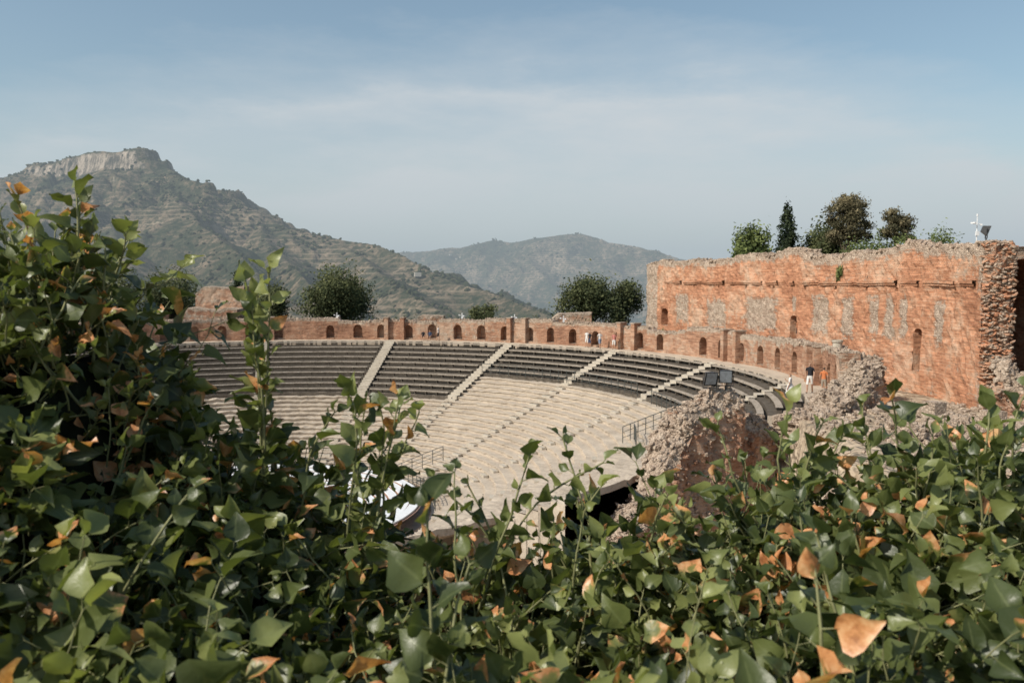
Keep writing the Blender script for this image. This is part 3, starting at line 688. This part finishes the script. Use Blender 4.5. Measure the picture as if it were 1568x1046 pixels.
# ---------------------------------------------------------------- people
skinm=plain('skin',(.42,.25,.17),.6,.3,.05);hairm=plain('hair',(.05,.035,.025),.7,.3,.1)
cloth={}
def cm(c):
    if c not in cloth:cloth[c]=plain('cloth_%d'%len(cloth),c,.85,.1,.08)
    return cloth[c]
def person(x,y,z,H,head,top,bot,pose='stand',short=True,dress=False,bag=None):
    k=H/1.75;st_=.16 if pose=='walk' else .03;V=[];E=[];Rr=[]
    def a(p,r,par=None):
        V.append(p);Rr.append(r if isinstance(r,tuple) else(r,r))
        if par is not None:E.append((par,len(V)-1))
        return len(V)-1
    dz=0 if pose!='sit' else -.45
    pel=a((0,0,.95+dz),(.145,.11));wa=a((0,.0,1.1+dz),(.125,.10),pel);ch=a((0,.0,1.3+dz),(.155,.11),wa);nb=a((0,.0,1.45+dz),(.075,.07),ch)
    nk=a((0,.012,1.52+dz),.052,nb);hd=a((0,.025,1.62+dz),(.078,.095),nk);a((0,.015,1.70+dz),(.06,.07),hd)
    for s_ in(-1,1):
        sh=a((s_*.175,0,1.41+dz),.056,ch);f_=st_*s_
        if pose=='sit':el=a((s_*.22,.06,1.14+dz),.042,sh);wr=a((s_*.16,.27,1.03+dz),.028,el);pm=a((s_*.15,.34,1.01+dz),.03,wr);fd=(0,1,-.15)
        elif pose=='phone' and s_==1:el=a((.23,.05,1.15),.042,sh);wr=a((.13,.26,1.28),.028,el);pm=a((.11,.31,1.33),.03,wr);fd=(0,.4,.9)
        else:el=a((s_*.235,-.03-f_*.4,1.14),.042,sh);wr=a((s_*.245,.05-f_,.90),.028,el);pm=a((s_*.245,.07-f_,.83),(.022,.034),wr);fd=(0,.15,-1)
        px_,py_,pz_=V[pm]
        for q in range(4):
            L=(.065,.075,.07,.055)[q];o=(q-1.5)*.017
            p1=a((px_,py_+o+fd[1]*.02,pz_+fd[2]*.02) if abs(fd[2])>.5 else(px_+o,py_+.02,pz_),.009,pm)
            c=V[p1];a((c[0]-s_*.012,c[1]+fd[1]*L,c[2]+fd[2]*L),.008,p1)
        a((px_-s_*.035,py_+.03,pz_+.01),.010,wr)
        if pose=='sit':
            hp=a((s_*.1,.02,.92+dz),.09,pel);kn=a((s_*.13,.43,.50),.062,hp);an=a((s_*.12,.40,.09),.042,kn);a((s_*.13,.56,.04),.04,an)
        else:
            hp=a((s_*.09,0,.88),.09,pel);kn=a((s_*.1,.03+f_*.8,.49),.06,hp);an=a((s_*.1,-.02+f_*1.3,.08),.042,kn);a((s_*.12,.13+f_*1.3,.04),.042,an)
    me=bpy.data.meshes.new('b');me.from_pydata([tuple(c*k for c in p) for p in V],E,[]);o=bpy.data.objects.new('b',me);sc.collection.objects.link(o)
    o.modifiers.new('s','SKIN');sv=me.skin_vertices[0].data
    for i_,r in enumerate(Rr):sv[i_].radius=(r[0]*k,r[1]*k)
    sv[0].use_root=True
    ms=o.modifiers.new('u','SUBSURF');ms.levels=2;ms.render_levels=2
    dg=bpy.context.evaluated_depsgraph_get();nm=bpy.data.meshes.new_from_object(o.evaluated_get(dg));bpy.data.objects.remove(o)
    nm.materials.clear()
    for mm in(skinm,cm(top),cm(bot),hairm,cm((.05,.045,.04))):nm.materials.append(mm)
    for p in nm.polygons:
        c=p.center/k;zz=c.z-dz;p.use_smooth=True
        if zz>1.5:mi=3 if(zz>1.675 or c.y<-.02 and zz>1.55) else 0
        elif abs(c.x)>.185 and pose!='sit':mi=1 if zz>1.24 else 0
        elif zz>.97:mi=0 if (c.y>.15) else 1
        else:
            mi=2
            if c.z<.075:mi=4
            elif short and c.z<.5:mi=0
            if pose!='sit' and abs(c.x)>.19 and c.z>.6:mi=0
        p.material_index=mi
    e=bpy.data.objects.new('person',nm);e.location=(x,y,z);e.rotation_euler=(0,0,head);link(e)
    s_=Soup()
    for q in(-1,1):s_.box((q*.03*k,.118*k,(1.635+dz)*k),(.018*k,.012*k,.01*k))
    s_.tube([(0,.11*k,(1.64+dz)*k),(0,.135*k,(1.60+dz)*k)],[.008*k,.016*k],5);s_.tube([(-.022*k,.108*k,(1.565+dz)*k),(.022*k,.108*k,(1.565+dz)*k)],.006*k,4)
    s_.make('face',skinm,e)
    if dress:
        d=Soup();d.tube([(0,0,1.12*k),(0,0,.95*k),(0,0,.55*k)],[.13*k,.19*k,.27*k],14);d.make('skirt',cm(bot),e)
    if bag:
        b=Soup();b.box((0,-.19*k,1.2*k),(.28*k,.15*k,.42*k));b.box((0,-.28*k,1.12*k),(.2*k,.06*k,.2*k));b.make('backpack',cm(bag),e)
    return e
W=(.65,.63,.60);B=(.025,.025,.03);NV=(.05,.07,.12);OR=(.50,.17,.07)
def onwalk(az,r=36.2):return P3(r,az,-6.45)
person(17.15,48.6,-6.45,1.80,2.6,B,W,'walk',True,bag=(.03,.03,.03))
person(15.7,47.6,-6.85,1.66,1.0,W,W,'phone',True,dress=True)
person(17.7,47.9,-6.45,1.6,-.6,OR,(.3,.25,.2),'stand')
person(*onwalk(45.2),1.6,2.2,B,NV,'stand');person(*onwalk(43.2),1.65,3.4,W,(.25,.3,.4),'walk');person(*onwalk(40.4),1.65,2.9,(.5,.2,.17),W,'stand')
person(*onwalk(76.5),1.6,3.1,B,B,'sit');person(*onwalk(75.4,36.4),1.6,2.9,NV,B,'sit');person(*onwalk(73.8),1.65,1.5,W,B,'walk')
person(*onwalk(46.3,36.6),1.65,2.6,W,W,'stand')
x,y=bpath(door_s['s'],.35);person(x,y,door_s['zb'],1.6,1.6,OR,B,'stand')
# ---------------------------------------------------------------- ivy hedge
hx=[-3.2,-1.5,-1.25,-1.10,-1.0,-.80,-.66,-.55,-.45,-.38,-.30,0,.11,.25,.42,.6,.8,1.0,1.33,2.0,3.2]
hz=[0.,0.,.0,.02,-.34,-.58,-.62,-.66,-.72,-.82,-.88,-.87,-.86,-.85,-.80,-.70,-.64,-.60,-.57,-.52,-.5]
def hh(x,y):
    R=np.interp(x,hx,hz)
    t=ss(1.0,2.15,y);h=-.74+(R+.74)*t
    h=h-np.clip(y-2.45,0,9)*1.6
    return h+fbm(np.asarray(x)*3,np.asarray(y)*3,2,3)*.08
gx=np.linspace(-3.2,3.2,120);gy=np.linspace(.55,3.0,60);XX,YY=np.meshgrid(gx,gy)
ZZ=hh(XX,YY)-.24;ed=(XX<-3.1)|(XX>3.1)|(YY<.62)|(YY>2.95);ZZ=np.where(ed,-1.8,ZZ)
i,j=np.meshgrid(np.arange(59),np.arange(119),indexing='ij');Fh=np.stack([i*120+j,i*120+j+1,(i+1)*120+j+1,(i+1)*120+j],-1).reshape(-1,4)
hedge=empty('ivy_hedge')
mk('thicket_backing',np.stack([XX,YY,ZZ],-1).reshape(-1,3),Fh,plain('thicket_shade',(.018,.020,.012),1,.02,.4,30),smooth=True,parent=hedge)  # backing sheet for branches and soil, coloured near-black to stand for deep shade
LP=[];LD=[];LN=[];LL=[];LB=[];LR=[];stem=[]
def sprig(p,d,L,nl,lsize,curve=None,th=.0035,gap=0,wob=.12):
    p=np.array(p,float);d=np.array(d,float);d/=np.linalg.norm(d)
    cv=rng.normal(size=3)*.35 if curve is None else np.array(curve);seg=L/nl;pts_=[p.copy()];ph=rng.uniform(0,6.28);sb=rng.uniform(0,1)
    a=np.cross(d,rng.normal(size=3));a/=np.linalg.norm(a)
    bsp=rng.uniform()<.06+.26*max(0,float(vn(p[0]*3,p[1]*3,9.)))
    for k in range(nl):
        d=d+cv*seg*2.+rng.normal(size=3)*wob;d/=np.linalg.norm(d);p=p+d*seg;pts_.append(p.copy())
        if k<gap:continue
        ph+=2.4+rng.normal()*.3
        a=a-d*np.dot(a,d);a/=np.linalg.norm(a);b=np.cross(d,a)
        o=a*math.cos(ph)+b*math.sin(ph);t=k/nl
        for rep in range(1 if k<nl-1 else 2):
            ld=o*(1-.45*t)*(1 if rep==0 else -1)+d*(.35+.8*t)+np.array([0,0,-.2])+rng.normal(size=3)*.2;ld/=np.linalg.norm(ld)
            nrm=np.array([0,0,1.])*.65+np.array([-.45,-.35,.2])*.5+rng.normal(size=3)*.52;nrm-=ld*np.dot(nrm,ld);nrm/=np.linalg.norm(nrm)
            pet=lsize*rng.uniform(.25,.6)*(1-.6*t)
            sz=lsize*rng.uniform(.5,1.25)*(1-.40*t)
            b0=p;b1=p+ld*pet*.9
            stem.append(([b0,b1],th*.4))
            LP.append(b1);LD.append(ld);LN.append(nrm);LL.append(sz);LR.append(np.clip(sb*.62+rng.uniform(0,.36)+.25*t,0,1))
            q=rng.uniform();LB.append(rng.uniform(.7,1.05) if (q<.02 or(bsp and q<.42)) else (rng.uniform(.3,.6) if q<.10 else rng.uniform(-.4,.12)))
    stem.append((pts_,th))
N=4700
xs=rng.uniform(-2.9,2.9,N);ys=.85+1.9*rng.uniform(0,1,N)**.8
inview=np.abs(xs)<.66*ys+.35
for x,y,v in zip(xs,ys,inview):
    if not v and rng.uniform()<.6:continue
    h=float(hh(x,y));dep=rng.uniform(0,1)
    z=h-.03-.25*dep
    gy_=(float(hh(x,y+.05))-float(hh(x,y-.05)))/.1;gx_=(float(hh(x+.05,y))-float(hh(x-.05,y)))/.1
    gx_=np.clip(gx_,-1,1)
    d=np.array([-gx_*.5,-gy_*.7-.1,1.])+rng.normal(size=3)*.45
    L=rng.uniform(.08,.20) if rng.uniform()<.86 else rng.uniform(.2,.30)
    if y<1.15:L=min(L,.14)
    big=1.15 if y<1.5 else 1.
    sprig((x,y,z),d,L,int(rng.integers(4,8)),big*(rng.uniform(.062,.10) if rng.uniform()<.68 else rng.uniform(.033,.055)),th=.0026)
def shoot(x,y,ztop,lean=(0,0),L=.35,n=14,ls=.05,wob=.09):
    sprig((x-lean[0]*L*.6,y-lean[1]*L*.6,ztop-L),(lean[0],lean[1],1.),L*1.05,n,ls*1.3,curve=(lean[0]*.4,lean[1]*.4,0),th=.0045,wob=wob)
for a in((-.65,2.2,.0,(.03,0),.64,30,.056,.02),(-.64,2.25,-.03,(-.02,0),.6,26,.056,.02),(-.66,2.2,-.07,(-.03,0),.55,22,.056,.02),(-.63,2.18,-.10,(.05,0),.5,18,.056,.03),(-.645,2.2,-.16,(.0,0),.45,16,.056,.03),(-1.2,2.2,.20,(.05,0),.3,12,.055),(-1.15,2.2,.19,(.1,0),.3,11,.055),(-1.28,2.2,.17,(-.1,0),.3,11,.05),(-1.09,2.2,.08,(.0,0),.3,11,.055),(-1.12,2.2,.10,(.05,0),.3,12,.055),(-1.03,2.2,-.08,(.0,0),.3,12,.055),(-.97,2.2,-.18,(.05,0),.3,12,.055),(-.88,2.2,-.28,(.1,0),.3,12,.055),(-.78,2.2,-.34,(.1,0),.3,12,.055),
          (-.54,2.2,-.33,(.1,0),.36,12,.055),(-.46,2.2,-.29,(.1,0),.45,17,.055),(-.38,2.15,-.28,(.15,0),.48,18,.055),(-.32,2.15,-.31,(.2,0),.48,18,.055),(-.37,2.2,-.33,(.15,0),.42,16,.055),(-.43,2.2,-.34,(.1,0),.42,16,.055),(-.34,2.2,-.35,(.12,0),.42,15,.055),(-.10,2.2,-.36,(-.05,0),.55,20,.05),(-.06,2.15,-.42,(.15,0),.5,18,.05),(-.15,2.1,-.50,(-.1,0),.42,12,.05),(.06,2.2,-.45,(.05,0),.48,14,.05),(.0,2.1,-.52,(.0,0),.4,12,.05),(.24,2.2,-.43,(.1,0),.48,15,.055),(.27,2.1,-.50,(-.1,0),.4,13,.05),(.19,2.1,-.52,(.1,0),.4,12,.05),
          (.64,2.2,-.36,(-.15,0),.34,11,.06),(.72,2.2,-.33,(.1,0),.34,12,.06),(.80,2.3,-.38,(.2,0),.32,10,.06),(1.0,2.2,-.33,(-.1,0),.34,12,.06),(1.1,2.25,-.28,(.1,0),.34,12,.065),(1.22,2.2,-.33,(.0,0),.32,12,.06),(1.32,2.2,-.29,(.1,0),.34,12,.065),(.5,2.2,-.55,(-.2,0),.32,10,.05),(.40,2.2,-.56,(.1,0),.32,10,.05),
          (-.16,1.45,-.42,(-.1,0),.42,13,.07),(-.09,1.4,-.50,(.25,0),.34,10,.07),(-.78,1.6,-.38,(.1,0),.36,13,.06),(.5,1.3,-.47,(.1,0),.28,9,.07),(.62,1.5,-.48,(-.1,0),.3,10,.07)):
    shoot(*a)
for k in range(140):
    x=rng.uniform(-2.2,2.2);y=rng.uniform(1.9,2.45);h=float(hh(x,y));up_=rng.uniform(.06,.20)
    if -1.1<x<-.5:up_=min(up_,.08)
    shoot(x,y,h+up_,(rng.normal()*.2,rng.normal()*.2),rng.uniform(.2,.3),int(rng.integers(8,12)),rng.uniform(.045,.062))
LP=np.array(LP);LD=np.array(LD);LN=np.array(LN);LL=np.array(LL)[:,None,None];n=len(LP)
sid=np.cross(LD,LN)
us=np.array([0,.10,.28,.50,.74,1.]);wsd=np.array([.02,.30,.42,.36,.19,.0])
U=np.repeat(us,3);Sg=np.tile([-1,0,1],6);Wd=np.repeat(wsd,3)*Sg
fold=rng.uniform(.15,.9,(n,1));curl=rng.uniform(-.3,.95,(n,1));wav=rng.uniform(-.15,.15,(n,18))
wid=rng.uniform(.68,1.2,(n,1))
zz=np.abs(Wd)[None]*fold-curl*(U**2)[None]*.6+wav*np.abs(Sg)[None]
uu=U[None]-0*wid-.06*np.abs(Sg)[None]*(U<.05)
twist=rng.normal(size=(n,1))*.25
V=LP[:,None,:]+LL*(uu[...,None]*LD[:,None,:]+(Wd[None]*wid)[...,None]*sid[:,None,:]+(zz+twist*Wd[None])[...,None]*LN[:,None,:])
q=[]
for r in range(5):
    b=r*3;q+=[(b,b+1,b+4,b+3),(b+1,b+2,b+5,b+4)]
Fl=(np.array(q)[None]+np.arange(n)[:,None,None]*18).reshape(-1,4)
br=(np.array(LB)[:,None]+(U[None]*.55+np.abs(Sg)[None]*.22-.45)*(np.array(LB)[:,None]>.2)).reshape(-1)
mid=np.tile(1.-np.abs(Sg),n)
im=M('ivy_leaf',.40,.5);rr_=im.attr('rnd').outputs['Fac'];bb=im.attr('brown').outputs['Fac'];md=im.attr('mid').outputs['Fac']
Pn=im.noise(im.coord(),34,4,.65)
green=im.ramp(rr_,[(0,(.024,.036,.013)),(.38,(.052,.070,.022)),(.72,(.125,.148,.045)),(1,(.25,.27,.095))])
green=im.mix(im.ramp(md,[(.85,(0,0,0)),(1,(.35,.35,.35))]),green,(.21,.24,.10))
brown=im.ramp(Pn,[(.32,(.32,.12,.045)),(.5,(.62,.28,.115)),(.68,(.76,.46,.24))])
k=im.ramp(im.math('ADD',bb,im.math('MULTIPLY',im.math('SUBTRACT',Pn,.5),.9)),[(.38,(0,0,0)),(.5,(1,1,1))])
yel=im.ramp(im.math('ADD',bb,im.math('MULTIPLY',im.math('SUBTRACT',Pn,.5),.9)),[(.2,(0,0,0)),(.38,(1,1,1))])
cc=im.mix(im.math('MULTIPLY',yel,.6),green,(.31,.27,.08));cc=im.mix(k,cc,brown);im.col(cc)
tr=im.n('ShaderNodeBsdfTranslucent');im.l(im.mix(1.,cc,(1.5,1.6,.8),'MULTIPLY'),tr.inputs[0])
mx=im.n('ShaderNodeMixShader');mx.inputs[0].default_value=.28;im.l(im.b.outputs[0],mx.inputs[1]);im.l(tr.outputs[0],mx.inputs[2]);im.l(mx.outputs[0],im.nt.nodes['Material Output'].inputs[0])
im.bump(Pn,.004,.5)
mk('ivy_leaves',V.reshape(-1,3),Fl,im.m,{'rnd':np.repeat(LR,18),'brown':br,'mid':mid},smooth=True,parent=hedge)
SV=[];SF=[];nb=0
for pts_,th in stem:
    p=np.array(pts_);m=len(p);t=np.gradient(p,axis=0);t/=np.linalg.norm(t,axis=1)[:,None]+1e-9
    a=np.cross(t,[.3,.2,.9]);a/=np.linalg.norm(a,axis=1)[:,None]+1e-9;b=np.cross(t,a);r=np.linspace(th,th*.5,m)[:,None]
    ring=np.stack([p+a*r,p+b*r,p-a*r,p-b*r],1).reshape(-1,3);SV.append(ring)
    for k_ in range(m-1):
        for c_ in range(4):SF.append((nb+k_*4+c_,nb+k_*4+(c_+1)%4,nb+k_*4+4+(c_+1)%4,nb+k_*4+4+c_))
    nb+=4*m
mk('ivy_stems',np.concatenate(SV),SF,plain('ivy_stem',(.20,.20,.09),.6,.3,.3,30),smooth=True,parent=hedge)
# ---------------------------------------------------------------- haze, sky, sun
sd=Vector((-.72,-.42,.76)).normalized()
vm=bpy.data.materials.new('emissive_haze');vm.use_nodes=True;nt=vm.node_tree;nt.nodes.clear()
o=nt.nodes.new('ShaderNodeOutputMaterial');ab=nt.nodes.new('ShaderNodeVolumeAbsorption');em=nt.nodes.new('ShaderNodeEmission');ad=nt.nodes.new('ShaderNodeAddShader')
sg=1/4600.;ab.inputs[0].default_value=(0,0,0,1);ab.inputs[1].default_value=sg;em.inputs[0].default_value=(.42,.49,.54,1);em.inputs[1].default_value=sg  # haze light put in as an even glow of the volume, not scattered sunlight
nt.links.new(ab.outputs[0],ad.inputs[0]);nt.links.new(em.outputs[0],ad.inputs[1]);nt.links.new(ad.outputs[0],o.inputs['Volume'])
s_=Soup();s_.box((0,4700,0),(16000,9000,660));hz_=s_.make('emissive_haze',vm)
w=bpy.data.worlds.new('World');sc.world=w;w.use_nodes=True;nt=w.node_tree;bg=nt.nodes['Background']
sky=nt.nodes.new('ShaderNodeTexSky');sky.sky_type='NISHITA';sky.sun_disc=False;sky.sun_elevation=math.asin(sd.z);sky.sun_rotation=math.atan2(sd.x,sd.y)
sky.air_density=1.;sky.dust_density=1.5;sky.ozone_density=1.5
class WM(M):
    def __init__(s):s.nt=nt
wm=WM();tc=nt.nodes.new('ShaderNodeTexCoord');sx=nt.nodes.new('ShaderNodeSeparateXYZ');nt.links.new(tc.outputs['Generated'],sx.inputs[0])
mp=nt.nodes.new('ShaderNodeMapping');mp.inputs['Scale'].default_value=(2.0,1.,7.);mp.inputs['Rotation'].default_value=(0,.10,0);nt.links.new(tc.outputs['Generated'],mp.inputs[0])
n1=wm.noise(mp.outputs[0],1.7,9,.62);n2=wm.noise(mp.outputs[0],.9,6,.6)
el=sx.outputs[2]
el2=wm.math('ADD',el,wm.math('MULTIPLY',wm.math('SUBTRACT',n1,.5),.17))
dx_=wm.math('ADD',sx.outputs[0],.02)
el2=wm.math('ADD',el2,wm.math('MULTIPLY',wm.math('MULTIPLY',dx_,dx_),.42))
up=wm.ramp(el2,[(.03,(.40,.40,.40)),(.12,(.80,.80,.80)),(.205,(1.,1.,1.)),(.235,(.5,.5,.5)),(.30,(0,0,0))])
cf=wm.math('MULTIPLY',up,wm.math('ADD',.48,wm.math('MULTIPLY',wm.ramp(n2,[(.38,(0,0,0)),(.58,(1,1,1))]),.5)))
skyc=wm.mix(1.,sky.outputs[0],(1.0,1.06,.96),'MULTIPLY')
cl_=wm.mix(cf,skyc,(5.4,5.55,5.65));nt.links.new(cl_,bg.inputs[0]);bg.inputs[1].default_value=.13
sl_=bpy.data.lights.new('sun','SUN');sl_.energy=4.5;sl_.angle=math.radians(.5);sl_.color=(1,.93,.83);so=bpy.data.objects.new('sun',sl_);so.rotation_euler=sd.to_track_quat('Z','Y').to_euler();link(so)
# ---------------------------------------------------------------- camera
cd=bpy.data.cameras.new('camera');cam=bpy.data.objects.new('camera',cd);link(cam);cd.sensor_width=36;cd.lens=36*F/1568
cam.location=(0,0,0);cam.rotation_euler=(math.radians(90)-math.atan(93/F),0,0);cd.clip_end=30000;cd.clip_start=.05
cd.dof.use_dof=True;cd.dof.focus_distance=5.5;cd.dof.aperture_fstop=5.6
sc.camera=cam
sc.view_settings.view_transform='Standard';sc.view_settings.look='None';sc.view_settings.exposure=0
